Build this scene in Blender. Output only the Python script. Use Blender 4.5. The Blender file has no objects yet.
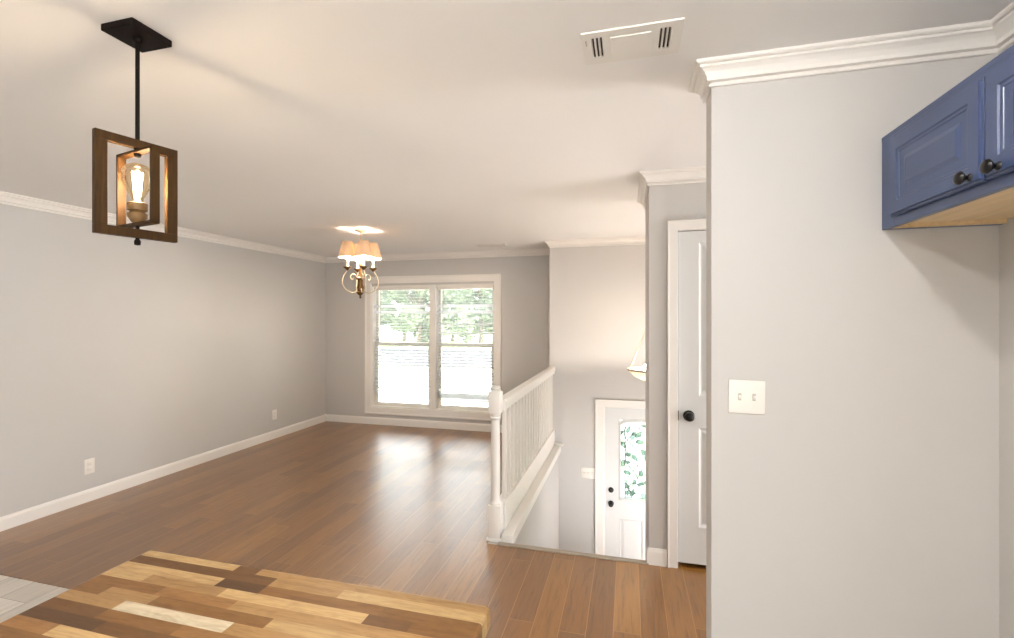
import bpy, bmesh, math, random
from mathutils import Vector, Matrix

S = bpy.context.scene
COL = S.collection
PI = math.pi

# ------------------------------------------------------------------ camera
cam_d = bpy.data.cameras.new('camera')
cam = bpy.data.objects.new('camera', cam_d)
COL.objects.link(cam)
cam_d.sensor_fit = 'HORIZONTAL'
cam_d.sensor_width = 36.0
cam_d.lens = 461.5 / 1014 * 36.0
cam_d.shift_y = -0.6 / 1014
cam_d.clip_start = 0.02
cam_d.clip_end = 400
cam.location = (0, 0, 1.533)
cam.rotation_euler = (PI / 2, 0, 0.2578)
S.camera = cam

# ------------------------------------------------------------------ view
S.view_settings.view_transform = 'Standard'
S.view_settings.look = 'None'
S.view_settings.gamma = 1.0
S.view_settings.use_curve_mapping = False
S.view_settings.exposure = 1.08

# ------------------------------------------------------------------ sky
world = bpy.data.worlds.new('sky')
S.world = world
world.use_nodes = True
bg = world.node_tree.nodes['Background']
bg.inputs['Color'].default_value = (0.97, 0.985, 1.0, 1)
bg.inputs['Strength'].default_value = 7.5


def area_light(name, loc, direction, sx, sy, power, color, spread=PI):
    d = bpy.data.lights.new(name, 'AREA')
    d.shape = 'RECTANGLE'
    d.size, d.size_y = sx, sy
    d.energy = power
    d.color = color
    d.spread = spread
    o = bpy.data.objects.new(name, d)
    o.location = loc
    o.rotation_euler = Vector(direction).to_track_quat('-Z', 'Y').to_euler()
    COL.objects.link(o)
    return o


# the sun stands to the right of the house and shines in at an added, unseen kitchen opening, for bounce on the ceiling
sun_d = bpy.data.lights.new('sun', 'SUN')
sun_d.energy = 16.0
sun_d.angle = math.radians(1.0)
sun_d.color = (1.0, 0.985, 0.965)
sun = bpy.data.objects.new('sun', sun_d)
sun.rotation_euler = Vector((-0.62, 0.20, -0.76)).to_track_quat('-Z', 'Y').to_euler()
COL.objects.link(sun)

# the openings, unseen ones added for daylight, guide the sampling of the sky (portals, no light of their own)
def portal(name, loc, direction, sx, sy):
    o = area_light(name, loc, direction, sx, sy, 1.0, (1, 1, 1))
    o.data.cycles.is_portal = True


portal('window_portal', (-2.68, 6.125, 1.125), (0, -1, 0), 1.86, 1.76)
portal('kitchen_portal', (1.25, -1.825, 1.15), (-1, 0, 0), 1.35, 2.2)
portal('hall_portal', (3.13, 2.46, 1.3), (-1, 0, 0), 0.92, 1.7)
portal('foyer_portal', (1.93, 4.3, -.2), (-1, 0, 0), .6, .8)
portal('lower_level_portal', (1.0, 3.54, -.87), (0, 1, 0), 1.4, 1.2)
portal('door_portal', (0.2, 5.52, -0.07), (0, -1, 0), 0.58, 0.9)


# ------------------------------------------------------------------ mesh helpers
def finish(name, bm, mat, parent=None, smooth=None, kind=None):
    bmesh.ops.remove_doubles(bm, verts=bm.verts, dist=1e-6)
    bmesh.ops.recalc_face_normals(bm, faces=bm.faces)
    me = bpy.data.meshes.new(name)
    bm.to_mesh(me)
    bm.free()
    mats = mat if isinstance(mat, (list, tuple)) else [mat]
    for m in mats:
        me.materials.append(m)
    if smooth is not None:
        for p in me.polygons:
            p.use_smooth = True
        me.set_sharp_from_angle(angle=math.radians(smooth))
    o = bpy.data.objects.new(name, me)
    COL.objects.link(o)
    if parent is not None:
        o.parent = parent
    if kind:
        o['kind'] = kind
    return o


def thing(name, label, cat, loc=(0, 0, 0), rz=0.0, group=None):
    o = bpy.data.objects.new(name, None)
    o.empty_display_size = 0.1
    o.location = loc
    o.rotation_euler = (0, 0, rz)
    o['label'] = label
    o['category'] = cat
    if group:
        o['group'] = group
    COL.objects.link(o)
    return o


def root_struct(name, loc=(0, 0, 0)):
    o = bpy.data.objects.new(name, None)
    o.location = loc
    o['kind'] = 'structure'
    COL.objects.link(o)
    return o


def box(bm, x0, x1, y0, y1, z0, z1, bevel=0.0, mi=0, seg=2):
    m = Matrix.Translation(((x0 + x1) / 2, (y0 + y1) / 2, (z0 + z1) / 2)) @ Matrix.Diagonal((abs(x1 - x0), abs(y1 - y0), abs(z1 - z0), 1))
    r = bmesh.ops.create_cube(bm, size=1.0, matrix=m)
    vs = r['verts']
    fs = list({f for v in vs for f in v.link_faces})
    for f in fs:
        f.material_index = mi
    if bevel > 0:
        es = list({e for v in vs for e in v.link_edges})
        bmesh.ops.bevel(bm, geom=es, offset=bevel, segments=seg, profile=0.5, affect='EDGES', clamp_overlap=True)
    return vs


def lathe(bm, prof, center=(0, 0, 0), seg=24, axis='Z', mi=0):
    """prof: list of (r, h) from one end to the other."""
    rings = []
    cx, cy, cz = center
    for r, hh in prof:
        ring = []
        if r < 1e-6:
            n = 1
        else:
            n = seg
        for i in range(n):
            a = 2 * PI * i / seg
            p, q = r * math.cos(a), r * math.sin(a)
            if axis == 'Z':
                co = (cx + p, cy + q, cz + hh)
            elif axis == 'Y':
                co = (cx + p, cy + hh, cz + q)
            else:
                co = (cx + hh, cy + p, cz + q)
            ring.append(bm.verts.new(co))
        rings.append(ring)
    for a, b in zip(rings, rings[1:]):
        if len(a) == 1 and len(b) == 1:
            continue
        for i in range(seg):
            j = (i + 1) % seg
            if len(a) == 1:
                f = bm.faces.new((a[0], b[i], b[j]))
            elif len(b) == 1:
                f = bm.faces.new((a[i], a[j], b[0]))
            else:
                f = bm.faces.new((a[i], a[j], b[j], b[i]))
            f.material_index = mi
    for ring in (rings[0], rings[-1]):
        if len(ring) > 2:
            try:
                bm.faces.new(ring).material_index = mi
            except ValueError:
                pass


def tube(bm, pts, rad, seg=10, cap=True, mi=0):
    pts = [Vector(p) for p in pts]
    rads = rad if isinstance(rad, (list, tuple)) else [rad] * len(pts)
    rings = []
    ref = None
    for i, p in enumerate(pts):
        if i == 0:
            t = pts[1] - pts[0]
        elif i == len(pts) - 1:
            t = pts[-1] - pts[-2]
        else:
            t = (pts[i + 1] - p).normalized() + (p - pts[i - 1]).normalized()
        t.normalize()
        if ref is None:
            ref = Vector((0, 0, 1)) if abs(t.z) < 0.9 else Vector((1, 0, 0))
        n = (ref - t * ref.dot(t)).normalized()
        ref = n
        b = t.cross(n)
        rings.append([bm.verts.new(p + (n * math.cos(2 * PI * k / seg) + b * math.sin(2 * PI * k / seg)) * rads[i]) for k in range(seg)])
    for a, b in zip(rings, rings[1:]):
        for k in range(seg):
            f = bm.faces.new((a[k], a[(k + 1) % seg], b[(k + 1) % seg], b[k]))
            f.material_index = mi
    if cap:
        for r in (rings[0], rings[-1]):
            f = bm.faces.new(r)
            f.material_index = mi


def sweep_segments(path, prof, closed, names, mat, skip=()):
    """Moulding along a plan polyline, room on the right-hand side; one mitred piece per segment.
    prof: closed outline of (projection, z)."""
    n = len(path)
    segs = n if closed else n - 1
    P = [Vector((p[0], p[1])) for p in path]

    def nrm(i):
        d = (P[(i + 1) % n] - P[i % n]).normalized()
        return Vector((d.y, -d.x))
    out = []
    for i in range(segs):
        if i in skip:
            continue
        me = nrm(i)
        prev = nrm((i - 1) % n) if (closed or i > 0) else me
        nxt = nrm((i + 1) % n) if (closed or i < segs - 1) else me
        m0 = (me + prev) / (1 + me.dot(prev))
        m1 = (me + nxt) / (1 + me.dot(nxt))
        bm = bmesh.new()
        a = [bm.verts.new((P[i].x + m0.x * q, P[i].y + m0.y * q, z)) for q, z in prof]
        j = (i + 1) % n
        b = [bm.verts.new((P[j].x + m1.x * q, P[j].y + m1.y * q, z)) for q, z in prof]
        k = len(prof)
        for t in range(k):
            bm.faces.new((a[t], a[(t + 1) % k], b[(t + 1) % k], b[t]))
        bm.faces.new(a)
        bm.faces.new(b)
        out.append(finish(names[i], bm, mat, kind='structure'))
    return out


def panel_slab(bm, w, hgt, panels, T, rings, holes=(), frame=None):
    """A door leaf in local u,v,n (n = out of the face). Panels get moulded rings, holes are left open."""
    us = sorted({0, w} | {p for r in list(panels) + list(holes) for p in (r[0], r[2])})
    vs = sorted({0, hgt} | {p for r in list(panels) + list(holes) for p in (r[1], r[3])})

    def inside(r, u, v):
        return r[0] - 1e-9 < u < r[2] + 1e-9 and r[1] - 1e-9 < v < r[3] + 1e-9
    for side in (0, 1):
        nz = 0.0 if side == 0 else -T
        for i in range(len(us) - 1):
            for j in range(len(vs) - 1):
                um, vm = (us[i] + us[i + 1]) / 2, (vs[j] + vs[j + 1]) / 2
                if any(inside(r, um, vm) for r in holes):
                    continue
                if side == 0 and any(inside(r, um, vm) for r in panels):
                    continue
                bm.faces.new([bm.verts.new(c) for c in ((us[i], vs[j], nz), (us[i + 1], vs[j], nz), (us[i + 1], vs[j + 1], nz), (us[i], vs[j + 1], nz))])
    # outer edges
    for (a, b) in (((0, 0), (w, 0)), ((w, 0), (w, hgt)), ((w, hgt), (0, hgt)), ((0, hgt), (0, 0))):
        bm.faces.new([bm.verts.new(c) for c in ((a[0], a[1], 0), (b[0], b[1], 0), (b[0], b[1], -T), (a[0], a[1], -T))])
    for r in holes:
        cs = ((r[0], r[1]), (r[2], r[1]), (r[2], r[3]), (r[0], r[3]))
        for q in range(4):
            a, b = cs[q], cs[(q + 1) % 4]
            bm.faces.new([bm.verts.new(c) for c in ((a[0], a[1], 0), (b[0], b[1], 0), (b[0], b[1], -T), (a[0], a[1], -T))])
    for r in panels:
        prev = None
        seq = [(0, 0)] + list(rings)
        for ins, dep in seq:
            cur = [(r[0] + ins, r[1] + ins, dep), (r[2] - ins, r[1] + ins, dep), (r[2] - ins, r[3] - ins, dep), (r[0] + ins, r[3] - ins, dep)]
            if prev:
                for q in range(4):
                    bm.faces.new([bm.verts.new(c) for c in (prev[q], prev[(q + 1) % 4], cur[(q + 1) % 4], cur[q])])
            prev = cur
        bm.faces.new([bm.verts.new(c) for c in prev])


def xform(bm, M):
    bmesh.ops.transform(bm, matrix=M, verts=bm.verts)


def frame_from(origin, u, v, n):
    M = Matrix.Identity(4)
    for i, a in enumerate((u, v, n)):
        for k in range(3):
            M[k][i] = a[k]
    for k in range(3):
        M[k][3] = origin[k]
    return M


# ------------------------------------------------------------------ materials
def srgb(r, g, b):
    def f(c):
        c /= 255.0
        return c / 12.92 if c <= 0.04045 else ((c + 0.055) / 1.055) ** 2.4
    return (f(r), f(g), f(b), 1.0)


class NT:
    def __init__(self, name):
        self.m = bpy.data.materials.new(name)
        self.m.use_nodes = True
        self.t = self.m.node_tree
        self.b = self.t.nodes['Principled BSDF']
        self.out = self.t.nodes['Material Output']

    def n(self, typ, **kw):
        x = self.t.nodes.new(typ)
        for k, v in kw.items():
            setattr(x, k, v)
        return x

    def l(self, a, b):
        self.t.links.new(a, b)

    def math(self, op, a, b=None, clamp=False):
        x = self.n('ShaderNodeMath', operation=op)
        x.use_clamp = clamp
        for i, v in enumerate((a, b)):
            if v is None:
                continue
            if isinstance(v, (int, float)):
                x.inputs[i].default_value = v
            else:
                self.l(v, x.inputs[i])
        return x.outputs[0]

    def mix(self, fac, a, b, mode='MIX'):
        x = self.n('ShaderNodeMix', data_type='RGBA', blend_type=mode)
        for sock, v in ((x.inputs[0], fac), (x.inputs[6], a), (x.inputs[7], b)):
            if isinstance(v, (int, float)):
                sock.default_value = v
            elif isinstance(v, tuple):
                sock.default_value = v
            else:
                self.l(v, sock)
        return x.outputs[2]

    def ramp(self, fac, stops):
        x = self.n('ShaderNodeValToRGB')
        e = x.color_ramp.elements
        while len(e) > 1:
            e.remove(e[-1])
        e[0].position, e[0].color = stops[0]
        for p, c in stops[1:]:
            q = e.new(p)
            q.color = c
        self.l(fac, x.inputs[0])
        return x.outputs[0]

    def xyz(self):
        g = self.n('ShaderNodeTexCoord')
        s = self.n('ShaderNodeSeparateXYZ')
        self.l(g.outputs['Object'], s.inputs[0])
        return s.outputs, g.outputs['Object']

    def comb(self, x, y, z=0.0):
        c = self.n('ShaderNodeCombineXYZ')
        for i, v in enumerate((x, y, z)):
            if isinstance(v, (int, float)):
                c.inputs[i].default_value = v
            else:
                self.l(v, c.inputs[i])
        return c.outputs[0]

    def noise(self, vec, scale, detail=4, rough=0.55, dist=0.0):
        x = self.n('ShaderNodeTexNoise')
        x.inputs['Scale'].default_value = scale
        x.inputs['Detail'].default_value = detail
        x.inputs['Roughness'].default_value = rough
        x.inputs['Distortion'].default_value = dist
        if vec is not None:
            self.l(vec, x.inputs['Vector'])
        return x.outputs['Fac']

    def bump(self, height, strength, dist=0.01):
        x = self.n('ShaderNodeBump')
        x.inputs['Strength'].default_value = strength
        x.inputs['Distance'].default_value = dist
        self.l(height, x.inputs['Height'])
        self.l(x.outputs[0], self.b.inputs['Normal'])


def paint(name, rgb, rough=0.6, vary=0.03, bump=0.05, bscale=180, spec=0.4, metal=0.0):
    k = NT(name)
    _, oc = k.xyz()
    c = srgb(*rgb)
    nz = k.noise(oc, 3.0, 3)
    dark = tuple(x * (1 - vary) for x in c[:3]) + (1,)
    light = tuple(min(1, x * (1 + vary)) for x in c[:3]) + (1,)
    k.l(k.mix(nz, dark, light), k.b.inputs['Base Color'])
    k.b.inputs['Roughness'].default_value = rough
    k.b.inputs['Metallic'].default_value = metal
    k.b.inputs['Specular IOR Level'].default_value = spec
    if bump:
        k.bump(k.noise(oc, bscale, 2), bump, 0.002)
    return k.m


def emit(name, rgb, strength):
    k = NT(name)
    k.b.inputs['Base Color'].default_value = (0.8, 0.8, 0.8, 1)
    k.b.inputs['Emission Color'].default_value = srgb(*rgb)
    k.b.inputs['Emission Strength'].default_value = strength
    return k.m


def wood_floor(name, pitch, phase, length, stops, gap_col, gap_w, rough, grain=0.35, axis='Y', spec=0.5, coat=0.0):
    k = NT(name)
    s, oc = k.xyz()
    ax, al = (s[0], s[1]) if axis == 'Y' else (s[1], s[0])
    a = k.math('DIVIDE', k.math('SUBTRACT', ax, phase), pitch)
    row = k.math('FLOOR', a)
    fa = k.math('FRACT', a)
    w1 = k.n('ShaderNodeTexWhiteNoise', noise_dimensions='1D')
    k.l(row, w1.inputs['W'])
    b = k.math('ADD', k.math('DIVIDE', al, length), k.math('MULTIPLY', w1.outputs['Value'], 13.7))
    colm = k.math('FLOOR', b)
    fb = k.math('FRACT', b)
    w2 = k.n('ShaderNodeTexWhiteNoise', noise_dimensions='2D')
    k.l(k.comb(row, colm), w2.inputs['Vector'])
    r = w2.outputs['Value']
    base = k.ramp(r, stops)
    gv = k.comb(k.math('MULTIPLY', ax, 30.0), k.math('ADD', k.math('MULTIPLY', al, 2.6), k.math('MULTIPLY', r, 37.0)), k.math('MULTIPLY', r, 11.0))
    g = k.noise(gv, 1.6, 6, 0.62, 0.8)
    gr = k.ramp(g, [(0.25, (1 - grain, 1 - grain, 1 - grain, 1)), (0.5, (1, 1, 1, 1)), (0.8, (1 + grain * .35, 1 + grain * .35, 1 + grain * .35, 1))])
    c1 = k.mix(1.0, base, gr, 'MULTIPLY')
    blot = k.noise(oc, 2.2, 3)
    c2 = k.mix(k.math('MULTIPLY', blot, 0.4), c1, tuple(x * .72 for x in stops[0][1][:3]) + (1,))
    ga = k.math('LESS_THAN', k.math('MINIMUM', fa, k.math('SUBTRACT', 1.0, fa)), gap_w / pitch)
    gb = k.math('LESS_THAN', k.math('MINIMUM', fb, k.math('SUBTRACT', 1.0, fb)), gap_w * 0.7 / length)
    gap = k.math('MAXIMUM', ga, gb)
    k.l(k.mix(gap, c2, gap_col), k.b.inputs['Base Color'])
    rg = k.math('ADD', k.math('MULTIPLY', k.noise(gv, 0.8, 3), 0.05), rough - 0.025)
    k.l(rg, k.b.inputs['Roughness'])
    k.b.inputs['Specular IOR Level'].default_value = spec
    k.b.inputs['Coat Weight'].default_value = coat
    k.b.inputs['Coat Roughness'].default_value = rough * 0.7
    scr = k.noise(k.comb(k.math('MULTIPLY', ax, 14.0), k.math('MULTIPLY', al, 2.4), r), 1.0, 3, 0.6, 0.5)
    k.bump(k.math('SUBTRACT', k.math('ADD', k.math('MULTIPLY', g, 0.3), k.math('MULTIPLY', scr, 1.2)), gap), 0.16, 0.003)
    return k.m


M = {}
M['wall'] = paint('wall_paint', (201, 198, 195), 0.75, 0.012, 0.06, 260)
M['ceil'] = paint('ceiling_paint', (238, 236, 234), 0.85, 0.012, 0.08, 200)
M['trim'] = paint('trim_paint', (235, 231, 226), 0.4, 0.01, 0.0)
M['white'] = paint('white_paint', (232, 228, 222), 0.42, 0.01, 0.0)
M['door'] = paint('door_paint', (214, 214, 213), 0.45, 0.01, 0.0)
M['plastic'] = paint('white_plastic', (236, 231, 224), 0.35, 0.005, 0.0)
M['dark_slot'] = paint('dark_slot', (196, 188, 178), 0.6, 0.02, 0.0)
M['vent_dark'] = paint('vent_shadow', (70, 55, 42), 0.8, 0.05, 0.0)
M['black'] = paint('black_metal', (12, 10, 10), 0.3, 0.05, 0.0, spec=0.4)
M['bronze'] = paint('dark_bronze', (18, 9, 6), 0.6, 0.1, 0.0, spec=0.15, metal=0.0)
M['blue'] = paint('blue_cabinet_paint', (66, 82, 120), 0.3, 0.04, 0.03, 60, spec=0.55)
M['cab_white'] = paint('cabinet_paint', (222, 218, 210), 0.4, 0.01, 0.0)
M['outlet'] = M['plastic']

M['floor'] = wood_floor('hardwood_floor', 0.13, -0.073, 1.15,
                        [(0.0, srgb(118, 75, 24)), (0.4, srgb(136, 89, 30)), (0.7, srgb(144, 96, 34)), (1.0, srgb(158, 109, 43))],
                        srgb(176, 130, 78), 0.0014, 0.44, 0.6, spec=0.6, coat=1.0)  # pale gap colour paints in the gloss highlight on the plank bevels
M['tile'] = wood_floor('kitchen_plank_tile', 0.2, 0.06, 0.9,
                       [(0.0, srgb(204, 196, 186)), (0.5, srgb(220, 213, 204)), (1.0, srgb(232, 226, 217))],
                       srgb(150, 142, 132), 0.002, 0.4, 0.22)


def nosing_mat():
    k = NT('nosing_wood')
    s, oc = k.xyz()
    g = k.noise(k.comb(k.math('MULTIPLY', s[0], 2.0), k.math('MULTIPLY', s[1], 40.0)), 3, 5)
    k.l(k.ramp(g, [(0.3, srgb(140, 128, 114)), (0.7, srgb(166, 154, 140))]), k.b.inputs['Base Color'])
    k.b.inputs['Roughness'].default_value = 0.4
    return k.m


M['nosing'] = nosing_mat()


def walnut_frame():
    k = NT('aged_brass_wood')
    s, oc = k.xyz()
    g = k.noise(k.comb(k.math('MULTIPLY', s[0], 60.0), k.math('MULTIPLY', s[1], 60.0), k.math('MULTIPLY', s[2], 5.0)), 1.5, 5, 0.6, 0.5)
    k.l(k.ramp(g, [(0.25, srgb(42, 26, 7)), (0.55, srgb(62, 40, 12)), (0.8, srgb(84, 57, 21))]), k.b.inputs['Base Color'])
    k.b.inputs['Roughness'].default_value = 0.55
    k.b.inputs['Specular IOR Level'].default_value = 0.2
    return k.m


M['frame'] = walnut_frame()


def butcher():
    k = NT('butcher_block')
    at = k.n('ShaderNodeAttribute', attribute_name='stave')
    s, oc = k.xyz()
    off = k.math('MULTIPLY', at.outputs['Fac'], 91.0)
    gv = k.comb(k.math('ADD', k.math('MULTIPLY', s[0], 5.0), off), k.math('MULTIPLY', s[1], 75.0), k.math('MULTIPLY', s[2], 75.0))
    g = k.noise(gv, 1.1, 6, 0.65, 1.4)
    gr = k.ramp(g, [(0.28, (.7, .64, .58, 1)), (0.5, (1, 1, 1, 1)), (0.75, (1.1, 1.1, 1.08, 1))])
    fig = k.noise(k.comb(k.math('ADD', k.math('MULTIPLY', s[0], 14.0), off), k.math('MULTIPLY', s[1], 40.0)), 0.7, 3, 0.5, 3.0)
    gr2 = k.ramp(fig, [(0.3, (.86, .82, .78, 1)), (0.6, (1, 1, 1, 1))])
    c = k.mix(1.0, at.outputs['Color'], gr, 'MULTIPLY')
    k.l(k.mix(1.0, c, gr2, 'MULTIPLY'), k.b.inputs['Base Color'])
    k.b.inputs['Roughness'].default_value = 0.42
    k.b.inputs['Specular IOR Level'].default_value = 0.45
    return k.m


M['butcher'] = butcher()


def plain_wood(name, a, b, rough=0.5):
    k = NT(name)
    s, oc = k.xyz()
    g = k.noise(k.comb(k.math('MULTIPLY', s[0], 40.0), k.math('MULTIPLY', s[1], 3.0), k.math('MULTIPLY', s[2], 40.0)), 1.2, 5, 0.6, 0.6)
    k.l(k.ramp(g, [(0.3, srgb(*a)), (0.7, srgb(*b))]), k.b.inputs['Base Color'])
    k.b.inputs['Roughness'].default_value = rough
    return k.m


M['ply'] = plain_wood('pale_plywood', (206, 178, 136), (226, 200, 158))
M['bark'] = plain_wood('bark', (90, 78, 64), (120, 106, 88), 0.9)


def antique():
    k = NT('antique_brass')
    _, oc = k.xyz()
    g = k.noise(oc, 30, 3)
    k.l(k.ramp(g, [(0.3, srgb(150, 116, 70)), (0.7, srgb(196, 166, 112))]), k.b.inputs['Base Color'])
    k.b.inputs['Metallic'].default_value = 0.75
    k.b.inputs['Roughness'].default_value = 0.34
    return k.m


M['brass'] = antique()
M['dark_brass'] = paint('dark_brass', (112, 82, 46), 0.35, 0.1, 0.0, metal=0.6)
M['socket'] = paint('tan_socket', (120, 92, 56), 0.5, 0.1, 0.0, metal=0.2)
M['pale_metal'] = paint('pale_champagne_metal', (206, 190, 164), 0.35, 0.04, 0.0, metal=0.45)
M['nickel'] = paint('brushed_nickel', (168, 160, 148), 0.35, 0.03, 0.0, metal=0.7)


def translucent(name, rgb, trans, mixf=0.5, emis=0.0, ergb=(255, 230, 200)):
    k = NT(name)
    d = k.n('ShaderNodeBsdfDiffuse')
    d.inputs[0].default_value = srgb(*rgb)
    t = k.n('ShaderNodeBsdfTranslucent')
    t.inputs[0].default_value = srgb(*trans)
    x = k.n('ShaderNodeMixShader')
    x.inputs[0].default_value = mixf
    k.l(d.outputs[0], x.inputs[1])
    k.l(t.outputs[0], x.inputs[2])
    k.l(x.outputs[0], k.out.inputs['Surface'])
    return k.m


M['shade'] = translucent('lamp_shade_fabric', (230, 212, 186), (236, 210, 176), 0.15)
M['bowl'] = translucent('alabaster_glass', (244, 238, 228), (250, 242, 228), 0.75)
M['slat'] = translucent('blind_slat', (232, 233, 234), (236, 238, 240), 0.5)
M['leaf1'] = translucent('leaves_green', (118, 129, 104), (134, 145, 112), 0.4)
M['leaf2'] = translucent('leaves_pale', (132, 143, 120), (150, 160, 130), 0.4)


def glass(name, tint=(1, 1, 1, 1), rough=0.0, refl=1.0):
    k = NT(name)
    tr = k.n('ShaderNodeBsdfTransparent')
    tr.inputs[0].default_value = tint
    gl = k.n('ShaderNodeBsdfGlossy')
    gl.inputs['Roughness'].default_value = rough
    fr = k.n('ShaderNodeFresnel')
    fr.inputs['IOR'].default_value = 1.45
    x = k.n('ShaderNodeMixShader')
    k.l(k.math('MULTIPLY', fr.outputs[0], refl), x.inputs[0])
    k.l(tr.outputs[0], x.inputs[1])
    k.l(gl.outputs[0], x.inputs[2])
    k.l(x.outputs[0], k.out.inputs['Surface'])
    return k.m


M['glass'] = glass('window_glass', (0.97, 0.985, 0.98, 1), 0.0)
M['bulb_glass'] = glass('amber_bulb_glass', (1.0, 0.90, 0.72, 1), 0.05, 0.5)
M['filament'] = emit('glowing_filament', (255, 236, 214), 240.0)
M['bulb'] = emit('warm_bulb', (255, 238, 216), 310.0)
M['bulb_bowl'] = emit('warm_white_bulb', (255, 240, 224), 220.0)
M['flush'] = emit('ceiling_lamp_lens', (255, 252, 247), 590.0)


def art_glass():
    k = NT('textured_art_glass')
    s, oc = k.xyz()
    v = k.n('ShaderNodeTexVoronoi')
    v.inputs['Scale'].default_value = 34
    k.l(oc, v.inputs['Vector'])
    r = k.n('ShaderNodeSeparateColor')
    k.l(v.outputs['Color'], r.inputs[0])
    tint = k.ramp(r.outputs[0], [(0.0, srgb(200, 204, 206)), (0.5, srgb(190, 196, 198)), (0.7, srgb(150, 164, 160)), (1.0, srgb(190, 192, 182))])
    tr = k.n('ShaderNodeBsdfTransparent')
    k.l(tint, tr.inputs[0])
    gl = k.n('ShaderNodeBsdfTranslucent')
    k.l(tint, gl.inputs[0])
    x = k.n('ShaderNodeMixShader')
    x.inputs[0].default_value = 0.85
    k.l(tr.outputs[0], x.inputs[1])
    k.l(gl.outputs[0], x.inputs[2])
    k.l(x.outputs[0], k.out.inputs['Surface'])
    return k.m


M['art'] = art_glass()


def screen():
    k = NT('dimming_screen')  # made-up grey sheet that dims the outdoors and the floor reflection
    tr = k.n('ShaderNodeBsdfTransparent')
    df = k.n('ShaderNodeBsdfDiffuse')
    df.inputs[0].default_value = srgb(112, 114, 117)
    tl = k.n('ShaderNodeBsdfTranslucent')
    tl.inputs[0].default_value = srgb(112, 114, 117)
    a = k.n('ShaderNodeMixShader')
    k.l(df.outputs[0], a.inputs[1])
    k.l(tl.outputs[0], a.inputs[2])
    x = k.n('ShaderNodeMixShader')
    x.inputs[0].default_value = 0.22
    k.l(tr.outputs[0], x.inputs[1])
    k.l(a.outputs[0], x.inputs[2])
    k.l(x.outputs[0], k.out.inputs['Surface'])
    return k.m


M['screen'] = screen()
M['green_glass'] = glass('green_leaf_glass', (0.52, 0.60, 0.56, 1), 0.1)
M['lead'] = paint('lead_came', (86, 92, 92), 0.4, 0.05, 0.0, metal=0.4)


def ground(name, c0, c1, scale=3.0, rough=0.9):
    k = NT(name)
    _, oc = k.xyz()
    k.l(k.ramp(k.noise(oc, scale, 6, 0.65), [(0.3, srgb(*c0)), (0.7, srgb(*c1))]), k.b.inputs['Base Color'])
    k.b.inputs['Roughness'].default_value = rough
    return k.m


M['lawn'] = ground('lawn_grass', (128, 146, 92), (164, 176, 122), 4)
M['concrete'] = ground('concrete_drive', (206, 202, 194), (224, 220, 212), 2)
M['asphalt'] = ground('asphalt', (44, 46, 49), (54, 56, 60), 6)
M['siding'] = ground('exterior_siding', (196, 192, 184), (206, 202, 194), 2)

# ------------------------------------------------------------------ plan of the house
XL, YB, YE, YC, YR = -4.38, 5.98, 5.367, 3.016, 1.787
XJ, XS, XK = -0.897, -0.787, 1.12          # jog, stairwell wall, kitchen right wall
XC, XW = 0.123, 0.287                      # closet corner, end of the stub wall
H = 2.44
ZE = -1.52                                 # entry floor level
YK, XH, XF = -2.6, 3.0, 1.8                # kitchen rear wall, hall end, foyer right wall
YT = 1.90                                  # tile / wood joint and back of the stub wall


def walls(name, boxes, mat=None, kind='structure'):
    bm = bmesh.new()
    for b in boxes:
        box(bm, *b)
    return finish(name, bm, mat or M['wall'], kind=kind)


walls('floor', [(XL - .12, -0.93, YT, YB + .14, -0.2, 0), (-0.93, XH + .1, YT, YC - 0.012, -0.2, 0)], M['floor'])
walls('floor_kitchen', [(XL - .12, XH + .1, YK - .14, YT - 0.004, -0.2, 0)], M['tile'])
walls('floor_entry', [(XS - .02, XF + .12, YC, YE + .14, ZE - .2, ZE)], M['floor'])
walls('ceiling', [(XL - .14, XH + .14, YK - .16, YB + .16, H, H + .15)], M['ceil'])
walls('wall_left', [(XL - .12, XL, YK - .14, YB + .14, 0, H)])
WX0, WX1, WZ0, WZ1 = -3.612, -1.745, 0.245, 2.005
walls('wall_back', [(XL - .12, WX0, YB, YB + .14, 0, H), (WX1, XJ + .14, YB, YB + .14, 0, H),
                    (WX0, WX1, YB, YB + .14, 0, WZ0), (WX0, WX1, YB, YB + .14, WZ1, H)])
walls('wall_return', [(XJ, XJ + .14, YE, YB, 0, H)])
DX0, DX1, DZ1 = -0.278, 0.668, 0.535
walls('wall_entry', [(XJ, DX0, YE, YE + .14, ZE, H), (DX1, XF + .12, YE, YE + .14, ZE, H), (DX0, DX1, YE, YE + .14, DZ1, H)])
walls('wall_stairwell', [(-0.93, XS, YC - .02, YE, ZE - .05, -0.002)])
walls('wall_riser', [(XS, XC, YC - .14, YC - .012, ZE - .05, -0.032)], M['white'])
walls('wall_foyer', [(XF, XF + .12, YC, 4.0, ZE, H), (XF, XF + .12, 4.6, YE, ZE, H), (XF, XF + .12, 4.0, 4.6, ZE, -.6), (XF, XF + .12, 4.0, 4.6, .2, H)])  # unseen opening added in this wall to bring daylight to the foyer
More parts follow.
